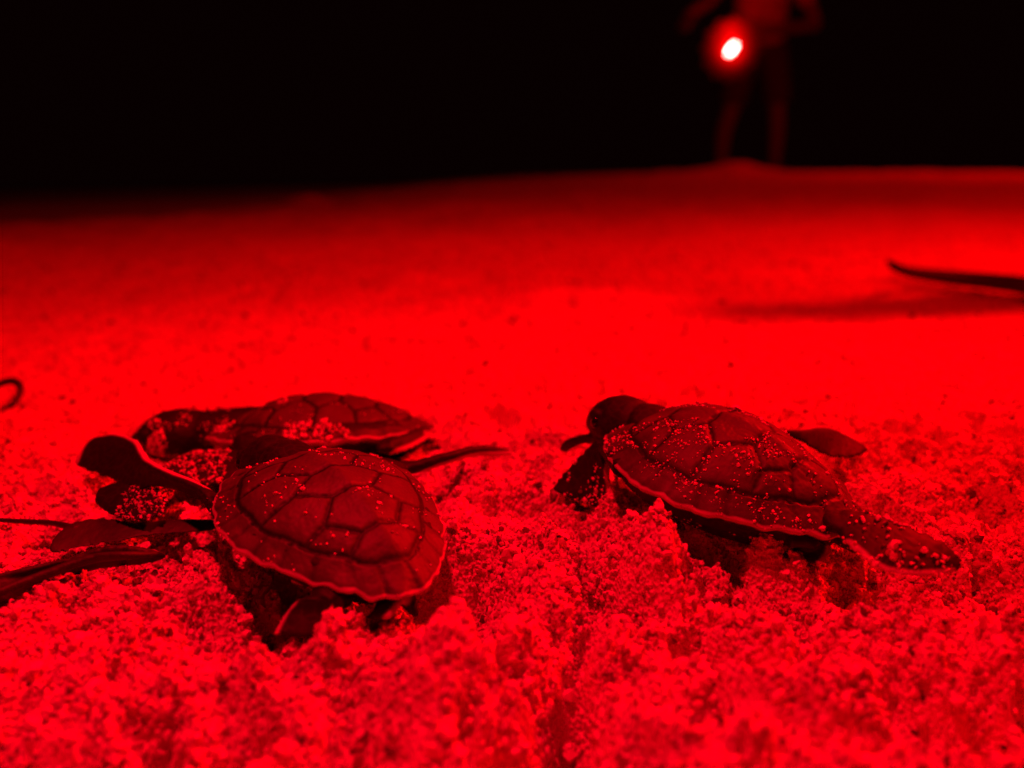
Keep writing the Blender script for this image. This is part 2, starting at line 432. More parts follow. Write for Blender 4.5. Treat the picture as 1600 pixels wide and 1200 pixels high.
def build_carapace(root, H, seed):
    nr, nt_ = 150, 420
    r = np.concatenate([np.linspace(0.004, .8, 100), np.linspace(.8, 1, 51)[1:]])
    th = np.linspace(0, 2 * np.pi, nt_, endpoint=False)
    Rr, T = np.meshgrid(r, th, indexing='ij')
    ox, oy = outline(T, Rr)
    X = ox * Rr; Y = oy * Rr
    Z = dome(Rr, X, Y, H, seed)
    # seams in normalised plan coordinates
    a = -X / LH; b = Y / WH
    g = np.full(X.shape, 9.0)
    def seg(p, q):
        p = np.array(p); q = np.array(q); d = q - p; L = d @ d
        t = np.clip(((a - p[0]) * d[0] + (b - p[1]) * d[1]) / L, 0, 1)
        return np.hypot(a - p[0] - t * d[0], b - p[1] - t * d[1])
    rs = np.random.default_rng(seed)
    j = lambda s=.018: rs.normal(0, s)
    bd = [-.86, -.50 + j(), -.13 + j(), .24 + j(), .56 + j(), .84]
    nb = [.26, .20, .20, .19, .17, .16]
    mids = [(bd[i] + bd[i + 1]) / 2 + j() for i in range(5)]
    wid = [.40, .43, .42, .36, .33]
    inner = Rr < .815
    for sgn in (1, -1):
        for i in range(5):
            p0 = (bd[i], sgn * nb[i]); pm = (mids[i] + j(.01), sgn * (wid[i] + j(.012))); p1 = (bd[i + 1], sgn * nb[i + 1])
            if i == 0: g = np.minimum(g, np.where(inner, seg((-.62, sgn * .60), p1), 9)); continue
            if i == 4: g = np.minimum(g, np.where(inner, seg(p0, (.70, sgn * .36)), 9)); continue
            g = np.minimum(g, np.where(inner, np.minimum(seg(p0, pm), seg(pm, p1)), 9))
            out = {1: (mids[1] - .06, sgn * .95), 2: (mids[2] + .03, sgn * .95), 3: (mids[3] + .10, sgn * .9)}[i]
            g = np.minimum(g, np.where(inner, seg(pm, out), 9))
    for i in range(1, 5):
        g = np.minimum(g, np.where(inner, seg((bd[i], -nb[i]), (bd[i], nb[i])), 9))
    # ring between costals and marginals
    rr = .80 + .012 * np.sin(T * 12)
    g = np.minimum(g, np.abs(Rr - rr) * .9)
    # marginal seams
    bx_, by_ = outline(th); sx_ = np.diff(np.append(bx_, bx_[0])); sy_ = np.diff(np.append(by_, by_[0]))
    arc = np.concatenate([[0], np.cumsum(np.hypot(sx_, sy_))]); tot = arc[-1]; arc = arc[:-1]
    ph = arc / tot * 24 + .18 * np.sin(th * 3 + seed)
    tm = ph[None, :] + 0 * Rr
    dm = np.abs(tm - np.round(tm)) * tot / 24 / LH * Rr
    g = np.minimum(g, np.where(Rr > .80, dm * .95, 9))
    g = g + .006 * gnoise(X * 1100, Y * 1100, seed + 5)
    seam = (1 - sstep(.010, .030, g)) * np.where(Rr > .83, .45, 1)
    jit = gnoise(X * 900, Y * 900, seed + 1) * .3 + 1
    Z -= .00030 * (1 - sstep(.0, .04, g)) * jit * np.where(Rr > .83, .45, 1)
    # each scute swells a little, with faint growth lines
    Z += .00012 * sstep(.02, .10, np.minimum(g, .3)) * (1 - sstep(.76, .82, Rr))
    Z += .00010 * gnoise(X * 420, Y * 420, seed + 2) + .00005 * gnoise(X * 1500, Y * 1500, seed + 3)
    rim = sstep(.977, .990, Rr + .008 * gnoise(X * 500, Y * 500, seed + 8)) * (.78 + .3 * gnoise(X * 300, Y * 300, seed + 9))
    Z += .00020 * (np.sin(T * 13 + .6) + .6 * np.sin(T * 29 + seed)) * sstep(.88, 1, Rr)
    V = np.stack([X, Y, Z + RIMZ], -1).reshape(-1, 3)
    nrr = len(r)
    F = []
    ii = np.arange(nrr * nt_).reshape(nrr, nt_)
    jn = np.roll(ii, -1, axis=1)
    F = np.stack([ii[:-1], ii[1:], jn[1:], jn[:-1]], -1).reshape(-1, 4)
    # underside lip
    rim_pts = V.reshape(nrr, nt_, 3)[-1]
    lip = []
    for (s, dz) in ((.997, -.00035), (.96, -.0010), (.88, -.0014)):
        q = rim_pts.copy(); q[:, 0] *= s; q[:, 1] *= s; q[:, 2] += dz; lip.append(q)
    V = np.concatenate([V] + lip)
    Fl = []
    prev = ii[-1]
    for m in range(3):
        cur = np.arange(nrr * nt_ + m * nt_, nrr * nt_ + (m + 1) * nt_)
        Fl.append(np.stack([prev, cur, np.roll(cur, -1), np.roll(prev, -1)], -1)); prev = cur
    F = np.concatenate([F] + Fl)
    me = mesh_np('carapace', V, F)
    attr(me, 'seam', np.concatenate([seam.ravel(), np.zeros(3 * nt_)]))
    attr(me, 'rim', np.concatenate([rim.ravel(), np.ones(nt_), np.zeros(nt_), np.zeros(nt_)]))
    return obj('carapace', me, M_SHELL, root), V[: nrr * nt_]

def ell(c, rx, ry, rz, n=14, k=20, px=2.0):
    rings = []
    for i in range(n + 1):
        f = -math.pi / 2 + math.pi * i / n
        f = max(min(f, math.pi / 2 - .08), -math.pi / 2 + .08)
        cx = math.sin(f) * rx; s = math.cos(f)
        rings.append(np.array([(c[0] + cx, c[1] + ry * s * math.cos(q), c[2] + rz * s * math.sin(q)) for q in np.linspace(0, 2 * math.pi, k, endpoint=False)]))
    return rings_mesh(rings)

def hatchling(label, centre, heading, pitch, roll, scale, blades, seed, H=.0088, head_dir=(0, 0), head_ext=0., belly=0., head_size=1.0):
    M = (Matrix.Translation(centre) @ Matrix.Rotation(math.radians(heading), 4, 'Z')
         @ Matrix.Rotation(math.radians(-pitch), 4, 'Y') @ Matrix.Rotation(math.radians(roll), 4, 'X') @ Matrix.Scale(scale, 4))
    root = empty('turtle_hatchling', M)
    tag(root, label, 'turtle', 'sea turtle hatchlings on the sand')
    Mi = M.inverted()
    car, top = build_carapace(root, H, seed)
    parts = []
    # trunk: a shallow hull under the carapace
    rings = []
    for t in np.linspace(0, 1, 22):
        f = math.pi * (.03 + .94 * t); x = LH * .94 * math.cos(f)
        ox, oy = outline(np.array([f])); w = abs(oy[0]) * .90 + .0002
        k = 28
        ring = []
        for q in np.linspace(0, 2 * math.pi, k, endpoint=False):
            cz, sz = math.cos(q), math.sin(q)
            yy = w * np.sign(cz) * abs(cz) ** .75
            zz = RIMZ + .0006 + (sz * .0040 * math.sin(f) if sz > 0 else sz * (.0076 + belly) * math.sin(f) ** .35)
            ring.append((x, yy, zz))
        rings.append(np.array(ring))
    parts.append(rings_mesh(rings))
    # neck and head
    hy, hz = head_dir
    hs = head_size
    nk = np.array([LH * .80, 0, RIMZ + .0005])
    hb = np.array([LH * 1.05 + head_ext, hy * .3, RIMZ + .0012 + hz * .4])
    dirv = np.array([1.0, hy / .012, hz / .012]); dirv /= np.linalg.norm(dirv)
    side = np.cross((0, 0, 1), dirv); side /= np.linalg.norm(side); upv = np.cross(dirv, side)
    parts.append(rings_mesh(tube_rings([nk - [.006, 0, 0], nk, hb, hb + dirv * .004], [.0062, .0058, .0048 * hs, .004 * hs], 12, 18, .85)))
    sec = [(-.0030, .0020, .0018, 0), (-.0015, .0046, .0041, 0), (.002, .0058, .0052, .0003), (.0055, .0061, .0054, .0004), (.0085, .0053, .0048, .0002),
           (.0112, .0036, .0037, -.0003), (.0130, .0021, .0024, -.0008), (.0138, .0010, .0012, -.0012)]
    hr = []
    for (s, w, h, dz) in sec:
        c = hb + dirv * s * hs + upv * dz * hs
        hr.append(np.array([c + side * w * hs * math.cos(q) * (1 - .10 * max(0, math.sin(q))) + upv * h * hs * math.sin(q) * (1.0 if math.sin(q) > 0 else .9) for q in np.linspace(0, 2 * math.pi, 24, endpoint=False)]))
    parts.append(rings_mesh(hr))
    for sg in (1, -1):     # brow over each eye
        c = hb + dirv * .0080 * hs + side * sg * .0042 * hs + upv * .0022 * hs
        rr = [np.array([c + dirv * math.cos(q) * .0018 * r_ + upv * math.sin(q) * .0013 * r_ + side * sg * o_ for q in np.linspace(0, 2 * math.pi, 12, endpoint=False)]) for r_, o_ in ((.3, .0012), (1, .0007), (1.1, 0), (.5, -.001))]
        parts.append(rings_mesh(rr))
    edges = []
    for bl in blades:
        A = [tuple(Mi @ P(*p)) for p in bl['a']]; B = [tuple(Mi @ P(*p)) for p in bl['b']]
        rg, ea, eb = blade_rings(A, B, [t * mm / scale for t in bl.get('t', (5, 3, 1.8, .9))])
        parts.append(rings_mesh(rg))
        # upper limb from the trunk to the root of the blade
        r0 = (ea[0] + eb[0]) / 2; att = np.array(bl['att'])
        wroot = np.linalg.norm(ea[0] - eb[0]) / 2
        parts.append(rings_mesh(tube_rings([att, (att + r0) / 2 + [0, 0, .0004], r0, (ea[3] + eb[3]) / 2], [.0042 if att[0] > 0 else .0030, .0034 if att[0] > 0 else .0026, max(.0018, wroot * .8), .0011], 10, 14, .6)))
        if bl.get('rim', 'b') in ('a', 'ab'): edges.append(ea)
        if bl.get('rim', 'b') in ('b', 'ab'): edges.append(eb)
    # stub of a tail
    parts.append(rings_mesh(tube_rings([(-LH * .8, 0, RIMZ - .001), (-LH * 1.0, 0, RIMZ - .003), (-LH * 1.1, 0, RIMZ - .004)], [.0022, .0013, .0004], 6, 10)))
    me = fuse(parts, .00030, 3, .5)
    V = coords(me)
    rim = np.zeros(len(V))
    for e in edges:
        d = seg_dist(V, e[3:]); rim = np.maximum(rim, 1 - sstep(.0007, .0013, d))
    attr(me, 'rim', rim)
    body = obj('body', me, M_TSKIN, root)
    for sg in (1, -1):
        c = hb + dirv * .0078 * hs + side * sg * .0046 * hs + upv * .0010 * hs
        v, f, t = ell((0, 0, 0), .0012, .0014, .0014)
        eme = join([(v, f, t)]); eme.name = 'eye'
        e = obj('eye', eme, M_EYE, root); e.location = c
        for p_ in eme.polygons: p_.use_smooth = True
    return root, M, top, V

T = {}
# front left hatchling, seen from behind, heading away and to the left
b1 = [
 dict(a=[(352,792,.0095),(326,762,.0115),(282,742,.0125),(243,724,.0125),(228,711,.0125),(218,692,.0128),(196,680,.012),(166,679,.0105),(138,690,.009),(116,722,.0070)],
      b=[(338,808,.0075),(318,786,.0090),(286,770,.0095),(246,760,.0090),(226,764,.0080),(198,762,.0072),(170,748,.0070),(148,740,.0066),(130,733,.0064),(117,726,.0062)],
      att=(.010, .013, .0085), t=(4.5,3.0,2.0,1.0), rim='a'),
 dict(a=[(618,722,.0100),(642,721,.0102),(676,712,.0105),(708,704,.0105),(737,697,.0095),(770,697,.008),(802,706,.006)],
      b=[(640,742,.0070),(660,737,.0075),(688,729,.0080),(714,721,.0080),(744,714,.0070),(775,713,.006),(801,712,.0055)],
      att=(.010, -.013, .0085), t=(4,2.4,1.6,.9), rim='b'),
 dict(a=[(470,935,.0060),(452,952,.0045),(437,972,.0035),(425,992,.0025)],
      b=[(540,938,.0060),(536,962,.0045),(525,984,.003),(500,1000,.002)],
      att=(-.0165, .008, .0065), t=(3.5,2.4,1.6,1), rim='a'),
 dict(a=[(640,880,.0065),(642,905,.0055),(630,940,.0045),(608,970,.003)],
      b=[(598,925,.0055),(590,940,.0045),(580,955,.004),(566,966,.003)],
      att=(-.0165, -.008, .0065), t=(3.5,2.4,1.6,1), rim='a'),
]
T[1] = hatchling('hatchling at the front left with shell fully in view and one front flipper raised', P(524, 871, 0.0014), 130, 10, 1, 1.085, b1, 21, H=.0082, head_dir=(0, -.005), head_ext=-.003)
# right hatchling
b2 = [
 dict(a=[(940,684,.015),(918,702,.0125),(892,728,.008),(872,750,.005),(860,768,.003)],
      b=[(958,712,.013),(952,742,.0095),(956,766,.006),(957,786,.0035),(948,800,.001)],
      att=(.011, .013, .0085), t=(4,2.6,1.8,1.2), rim='b'),
 dict(a=[(950,684,.0135),(930,677,.0130),(906,680,.0115),(884,688,.009),(874,700,.006)],
      b=[(944,700,.0115),(928,694,.0105),(910,694,.0095),(896,700,.008),(884,708,.005)],
      att=(.012, .011, .0085), t=(3,2.4,2.0,1.4), rim=''),
 dict(a=[(1196,675,.014),(1225,674,.0135),(1250,672,.0125),(1272,666,.0115),(1296,667,.010),(1322,679,.0075),(1357,698,.005)],
      b=[(1200,686,.013),(1226,685,.0125),(1250,688,.0115),(1268,700,.0095),(1290,712,.007),(1320,716,.0055),(1353,711,.0045)],
      att=(.010, -.014, .0085), t=(3.5,2.2,1.5,.9), rim='a'),
 dict(a=[(1312,800,.0115),(1362,806,.0120),(1412,822,.0120),(1462,842,.0110),(1493,863,.0095),(1506,882,.0080)],
      b=[(1308,838,.0100),(1337,862,.0098),(1364,884,.0090),(1394,897,.0085),(1440,902,.0080),(1490,898,.0075)],
      att=(-.0175, -.008, .0075), t=(3.6,2.4,1.8,1), rim='b'),
 dict(a=[(1240,842,.006),(1215,852,.0045),(1195,866,.003)],
      b=[(1300,850,.006),(1298,868,.0045),(1285,885,.003)],
      att=(-.0165, .008, .0070), t=(3,2,1.5,1), rim='b'),
]
T[2] = hatchling('hatchling on the right with sand speckled shell and rear flipper stretched out behind', P(1122, 796, 0.003), 134, 9, -2, 1.13, b2, 33, H=.0096, head_dir=(0, -.0025), head_ext=-.0052, belly=.002)
# back left hatchling, heading left
b3 = [
 dict(a=[(400,712,.0070),(345,706,.0070),(290,712,.0068),(245,734,.0078),(202,751,.0075),(165,758,.0068),(146,774,.0055)],  # outer blade shaped to stand in for the front flipper's shadow
      b=[(402,750,.0048),(355,757,.0048),(305,760,.0050),(264,778,.0065),(251,806,.0055),(205,815,.0048),(152,796,.0045)],
      att=(.011, .013, .0085), t=(4,2.6,1.8,1.1), rim=''),
 dict(a=[(600,690,.0075),(630,678,.0065),(655,668,.0055),(676,664,.0045)],
      b=[(604,712,.0045),(635,704,.004),(660,692,.0035),(678,678,.003)],
      att=(-.0165, .008, .0070), t=(3,2,1.5,1), rim='b'),
 dict(a=[(440,650,.004),(455,646,.003),(475,643,.002),(495,641,.001)],
      b=[(445,658,.004),(460,654,.003),(478,650,.002),(496,647,.001)],
      att=(.011, -.013, .0085), t=(3,2,1.5,1), rim='b'),
]
T[3] = hatchling('hatchling at the back left behind another one, head to the left and crusted with sand', P(503, 738, -0.0075), 183, 1, 12, 1.27, b3, 47, H=.0076, head_dir=(.000, -.003), head_ext=.0012, head_size=1.14)

# ------------------------------------------------------------------ loose grains of sand
def grains():
    pts = []; rad = []; drk = []
    # on the ground, dense near the camera
    def scatter(n, y0, y1, r0, sig, spread):
        y = np.sqrt(rng.uniform(y0 ** 2, y1 ** 2, n)); x = rng.uniform(-1, 1, n) * (.72 * y + .02)
        r = np.exp(rng.normal(math.log(r0), sig, n)); r = np.clip(r, r0 * .35, r0 * 2.4)
        cl = gnoise(x * 170, y * 170, 51) + .6 * gnoise(x * 420, y * 420, 52)
        keep = rng.uniform(0, 1, n) < np.clip(.62 + .8 * cl, .12, 1)
        x, y, r, cl = x[keep], y[keep], r[keep], cl[keep]
        z = ground_z(x, y) + r * rng.uniform(-.5, .9, len(x)) + spread * np.clip(cl, 0, 1) * rng.uniform(0, 1, len(x)) ** 2
        pts.append(np.stack([x, y, z], -1)); rad.append(r)
    scatter(180000, .055, .20, .00038, .42, .0010); scatter(9000, .055, .22, .00075, .3, .0006)
    scatter(90000, .18, .34, .00030, .35, .0003)
    scatter(60000, .30, .75, .00040, .4, .0003)
    # dark bits of shell and bark among the grains
    n0 = sum(len(p) for p in pts)
    scatter(2300, .17, .62, .00048, .45, .0001); scatter(260, .06, .18, .00042, .4, .0008)
    n1 = sum(len(p) for p in pts)
    pts[-2][:, 2] += .0003; pts[-1][:, 2] += .0003
    # on the hatchlings
    for k, (n, thr) in {1: (300, .16), 2: (680, .10), 3: (260, .25)}.items():
        root, M, top, body = T[k]
        Mn = np.array(M)
        def put(V, n, thr, seed, fr, r0=.00017, lift=.4):
            c = V[rng.integers(0, len(V), n * 14)]
            if fr is not None: c = c[fr(c)]
            q = gnoise(c[:, 0] * 230, c[:, 1] * 230, seed) + .5 * gnoise(c[:, 0] * 600, c[:, 1] * 600, seed + 1)
            c = c[q > thr + .15 + rng.normal(0, .13, len(c))][:n]
            r = np.exp(rng.normal(math.log(r0), .4, len(c)))
            w = c @ Mn[:3, :3].T + Mn[:3, 3]; w[:, 2] += r * lift
            pts.append(w); rad.append(r)
        # weight by plan radius: seams and the low margins hold more sand
        q_ = np.hypot(top[:, 0] / LH, top[:, 1] / WH)
        put(top[q_ > .25], n, thr, 60 + k, None)
        if k == 2: put(top[(top[:, 1] > .006) & (top[:, 1] < .0155)], 420, -.1, 77, None)
        zmin = RIMZ - .004
        put(body, {1: 500, 2: 700, 3: 1200}[k], .1, 80 + k, lambda c: (c[:, 2] < RIMZ - .003) & (np.abs(c[:, 1]) < .022) & (np.abs(c[:, 0]) < .026), .00026)
        if k == 2: put(body, 330, -.3, 91, lambda c: c[:, 0] < -.024, .0003)
        if k == 3: put(body, 3400, -.3, 92, lambda c: (c[:, 0] > .016) & (c[:, 1] > .006) & (c[:, 1] < .019), .00022); put(body, 900, -.1, 94, lambda c: (c[:, 0] > .018) & (c[:, 1] <= .006), .00020)
        if k == 3: put(body, 1700, -.5, 97, lambda c: (c[:, 0] > .012) & (c[:, 0] < .026) & (c[:, 1] > .0185), .00021)
        if k == 3: put(top, 500, -.3, 95, lambda c: (c[:, 1] > .0135) & (abs(c[:, 0] + .002) < .006), .00034, 1.5)
        if k == 3: put(top, 60, -.3, 96, lambda c: (abs(c[:, 1]) < .003) & (abs(c[:, 0] - .0185) < .0025), .0004, 1.0)
    pt = np.concatenate(pts); rd = np.concatenate(rad)
    me = bpy.data.meshes.new('sand_grains')
    me.vertices.add(len(pt)); me.vertices.foreach_set('co', pt.astype(np.float32).ravel())
    attr(me, 'rad', rd); dk = np.zeros(len(pt)); dk[n0:n1] = 1; attr(me, 'dark', dk); me.update()
    o = obj('sand_grains', me, M_GRAIN)
    tag(o, 'loose coarse grains of sand lying on the beach and stuck to the hatchlings', kind='stuff')
    ng = bpy.data.node_groups.new('grains', 'GeometryNodeTree')
    ng.interface.new_socket('Geometry', in_out='INPUT', socket_type='NodeSocketGeometry')
    ng.interface.new_socket('Geometry', in_out='OUTPUT', socket_type='NodeSocketGeometry')
    n = ng.nodes; L = ng.links.new
    gi = n.new('NodeGroupInput'); go = n.new('NodeGroupOutput')
    variants = n.new('GeometryNodeGeometryToInstance')
    for s in range(5):
        ico = n.new('GeometryNodeMeshIcoSphere'); ico.inputs['Radius'].default_value = 1; ico.inputs['Subdivisions'].default_value = 2 if s < 3 else 1
        sp = n.new('GeometryNodeSetPosition'); nz = n.new('ShaderNodeTexNoise'); nz.noise_dimensions = '4D'
        nz.inputs['W'].default_value = s * 7.3; nz.inputs['Scale'].default_value = 1.1; nz.inputs['Detail'].default_value = 2
        sub = n.new('ShaderNodeVectorMath'); sub.operation = 'SUBTRACT'; sub.inputs[1].default_value = (.5, .5, .5)
        sc = n.new('ShaderNodeVectorMath'); sc.operation = 'SCALE'; sc.inputs['Scale'].default_value = 1.9
        L(nz.outputs['Color'], sub.inputs[0]); L(sub.outputs[0], sc.inputs[0]); L(sc.outputs[0], sp.inputs['Offset'])
        L(ico.outputs[0], sp.inputs['Geometry']); L(sp.outputs[0], variants.inputs[0])
    iop = n.new('GeometryNodeInstanceOnPoints'); L(gi.outputs[0], iop.inputs['Points']); L(variants.outputs[0], iop.inputs['Instance'])
    iop.inputs['Pick Instance'].default_value = True
    rv = n.new('FunctionNodeRandomValue'); rv.data_type = 'FLOAT_VECTOR'; rv.inputs[0].default_value = (0, 0, 0); rv.inputs[1].default_value = (6.28, 6.28, 6.28)
    L(rv.outputs[0], iop.inputs['Rotation'])
    rs = n.new('FunctionNodeRandomValue'); rs.data_type = 'FLOAT_VECTOR'; rs.inputs[0].default_value = (.5, .55, .30); rs.inputs[1].default_value = (1.35, 1.25, 1.05)
    rs.inputs['Seed'].default_value = 5
    na = n.new('GeometryNodeInputNamedAttribute'); na.data_type = 'FLOAT'; na.inputs[0].default_value = 'rad'
    vs = n.new('ShaderNodeVectorMath'); vs.operation = 'SCALE'; L(rs.outputs[0], vs.inputs[0]); L(na.outputs[0], vs.inputs['Scale'])
    L(vs.outputs[0], iop.inputs['Scale'])
    sm = n.new('GeometryNodeSetMaterial'); sm.inputs['Material'].default_value = M_GRAIN
    L(iop.outputs[0], sm.inputs[0]); L(sm.outputs[0], go.inputs[0])
    md = o.modifiers.new('grains', 'NODES'); md.node_group = ng
    print('grains', len(pt))
grains()

# ------------------------------------------------------------------ debris
def debris(name, parts, mat, label, cat, voxel=.0004, sm=2, group=None):
    me = fuse(parts, voxel, sm); me.name = name
    V = coords(me); c = V.mean(0)
    me.vertices.foreach_set('co', (V - c).astype(np.float32).ravel())
    o = obj(name, me, mat); o.location = c
    return tag(o, label, cat, group)
# dark driftwood stick reaching in from the right
tip = P(1392, 415, .014)
st = [tip, P(1425, 426, .010), P(1490, 434, .008), P(1560, 441, .008), P(1640, 449, .010), Vector((.30, .405, .006))]
pr = [rings_mesh(tube_rings([tuple(p) for p in st], [.0030, .0042, .0054, .0058, .0060, .0070], 40, 14, .75)),
      rings_mesh(tube_rings([tuple(P(1410, 424, .012)), tuple(P(1396, 414, .017)), tuple(P(1386, 408, .020))], [.0024, .0022, .001], 8, 10)),
      rings_mesh(tube_rings([(.305, .400, -.010), (.300, .402, .03), (.294, .404, .10), (.284, .402, .16), (.268, .406, .218)], [.022, .020, .018, .016, .011], 40, 14)),  # unseen upright branch and its side twig, added to cast the shadow bands
      rings_mesh(tube_rings([(.294, .404, .09), (.300, .425, .12), (.290, .452, .150)], [.009, .008, .005], 20, 12))]
debris('driftwood_stick', pr, M_WOOD, 'dark driftwood stick reaching in over the sand from the right, with an unseen upright branch added for its shadow', 'driftwood', .0009)
# strip of dried seaweed at the left edge
A = [(262,868,.0050),(235,858,.0070),(190,852,.0080),(150,858,.0075),(110,872,.0065),(60,888,.0060),(0,905,.0060),(-60,930,.0055)]
B = [(255,874,.0045),(235,880,.0045),(190,886,.0035),(150,890,.0028),(110,904,.0025),(60,925,.0022),(0,950,.0020),(-60,985,.0020)]
rg, _, _ = blade_rings([tuple(P(*p)) for p in A], [tuple(P(*p)) for p in B], (.0008, .0020, .0018, .0012), 40, 16)
rg2 = tube_rings([tuple(P(x, y, z)) for x, y, z in [(252,866,.0055),(200,868,.0080),(140,874,.0074),(60,902,.0060),(0,925,.0055),(-60,955,.0045)]], [.0004, .0008, .0009, .0009, .0008, .0007], 30, 10)
rg3 = tube_rings([tuple(P(x, y, z)) for x, y, z in [(150,868,.0076),(90,880,.0067),(40,892,.0064),(-20,905,.0062)]], [.0003, .0006, .0007, .0006], 24, 10)
debris('seaweed_strip', [rings_mesh(rg), rings_mesh(rg2), rings_mesh(rg3)], M_WEED, 'long ribbed strip of dried seaweed lying at the left edge', 'seaweed', .0003, 1)
# flat dark leaf shape standing in for the raised flipper's second shadow
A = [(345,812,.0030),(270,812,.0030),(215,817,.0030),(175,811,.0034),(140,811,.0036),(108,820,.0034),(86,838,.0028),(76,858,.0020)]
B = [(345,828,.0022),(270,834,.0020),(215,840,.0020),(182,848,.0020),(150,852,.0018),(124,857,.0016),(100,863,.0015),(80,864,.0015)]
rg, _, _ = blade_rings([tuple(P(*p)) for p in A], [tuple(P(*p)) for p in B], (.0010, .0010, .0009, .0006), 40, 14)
debris('flipper_shadow_leaf', [rings_mesh(rg), rings_mesh(tube_rings([tuple(P(x, y, z)) for x, y, z in [(120,826,.0030),(80,817,.0026),(40,815,.0022),(-10,812,.002)]], [.0008, .0006, .0006, .0005], 20, 9))],
       M_WEED, 'flat dark leaf shape standing in for the shadow of the raised flipper', 'seaweed', .0003, 1)
# small ring at the left edge
c = P(4, 620, .004); ring = [tuple(c + Vector((math.cos(q) * .0050, math.sin(q) * .0055, .0036 * math.sin(q)))) for q in np.linspace(0, 2 * math.pi, 13)]
debris('seaweed_ring', [rings_mesh(tube_rings(ring, [.0010, .0013, .0010, .0012, .0011, .0010], 40, 10))], M_WEED, 'small curled ring of seaweed cut by the left edge', 'seaweed', .0003, 1)
# little dark crumbs of bark lying on the smooth sand
spots = [(722,437,.0035,'dark bark crumb lying beside a pale lump, far out on the sand'),(988,514,.0018,'tiny dark bark crumb on smooth sand, farthest of those between the hatchlings'),
         (1180,510,.0012,'tiny bark crumb on bright sand between stick and right hatchling'),(862,610,.0013,'tiny bark crumb left of the right hatchling and above its head'),
         (1480,620,.0012,'tiny bark crumb on open sand to the right of the right hatchling'),(1128,472,.0018,'small bark crumb at the thin end of the shadowed hollow')]
for px, py, r, lb in spots:
    z0 = 0.0; p = P(px, py, 0); z0 = float(ground_z(p.x, p.y)); p = P(px, py, z0 + r * .3)
    rg = tube_rings([(p.x - r * 1.2, p.y, p.z), (p.x - r * .3, p.y + r * .3, p.z + r * .25), (p.x + r * .6, p.y, p.z + r * .1), (p.x + r * 1.3, p.y - r * .3, p.z)], [r * .25, r * .6, r * .5, r * .15], 10, 9, .6)
    debris('bark_crumb', [rings_mesh(rg)], M_WOOD, lb, 'debris', r / 8, 1, 'bark crumbs on the sand')

# ------------------------------------------------------------------ the person in the distance
D = 6.1
g0 = PD(1172, 262, D); gz = float(ground_z(g0.x, g0.y))
base = Vector((g0.x, g0.y, gz))
K = D / (FPX * math.cos(math.radians(PITCH)))  # rough metres per pixel there
def Q(px, h, dy=0.0):
    """figure point: photo column, height above the feet, depth offset (towards camera is negative)"""
    p = PD(px, 200, D + dy); return (p.x - base.x, dy, h)
pr = []
def limb(pts, rad, flat=1.0, up=(0, 1, 0), n=16, k=16): pr.append(rings_mesh(tube_rings(pts, rad, n, k, flat, up)))
hipL, hipR = (-.09, 0, .90), (.09, 0, .90)
fL, fR = Q(1130, 0), Q(1215, 0)
kL, kR = (fL[0] * .75 - .01, -.03, .48), (fR[0] * .8 + .01, -.03, .48)
for h, k_, f in ((hipL, kL, fL), (hipR, kR, fR)):
    limb([h, ((h[0] + k_[0]) / 2, -.03, .70), k_, (f[0] * .98, 0, .30), (f[0], .01, .09), (f[0], .01, .04)], [.088, .078, .056, .054, .036, .034])
    limb([(f[0], .07, .035), (f[0], 0, .04), (f[0] + .01, -.10, .03), (f[0] + .012, -.17, .02)], [.032, .038, .042, .022], .7, (0, 0, 1))
limb([(0, 0, .86), (0, 0, .98), (0, -.02, 1.12), (0, -.04, 1.30), (0, -.05, 1.42), (0, -.05, 1.47)], [.15, .155, .145, .175, .15, .06], .66)
limb([(0, -.05, 1.44), (0, -.07, 1.52), (0, -.08, 1.56)], [.06, .055, .055])
# head with nose, ears, brow
hd = np.array((0, -.10, 1.64))
pr.append(ell(tuple(hd), .078, .098, .118, 18, 24)); pr.append(ell(tuple(hd + [0, -.03, -.06]), .055, .062, .055))
limb([tuple(hd + [0, -.09, .01]), tuple(hd + [0, -.112, -.015]), tuple(hd + [0, -.10, -.03])], [.008, .014, .012], 1, (1, 0, 0), 6, 10)
for sg in (-1, 1): pr.append(ell(tuple(hd + [sg * .078, .005, -.005]), .012, .022, .032))
limb([tuple(hd + [-.022, -.092, -.06]), tuple(hd + [0, -.101, -.058]), tuple(hd + [.022, -.092, -.06])], [.006, .009, .006], .7, (0, 1, 0), 6, 8)
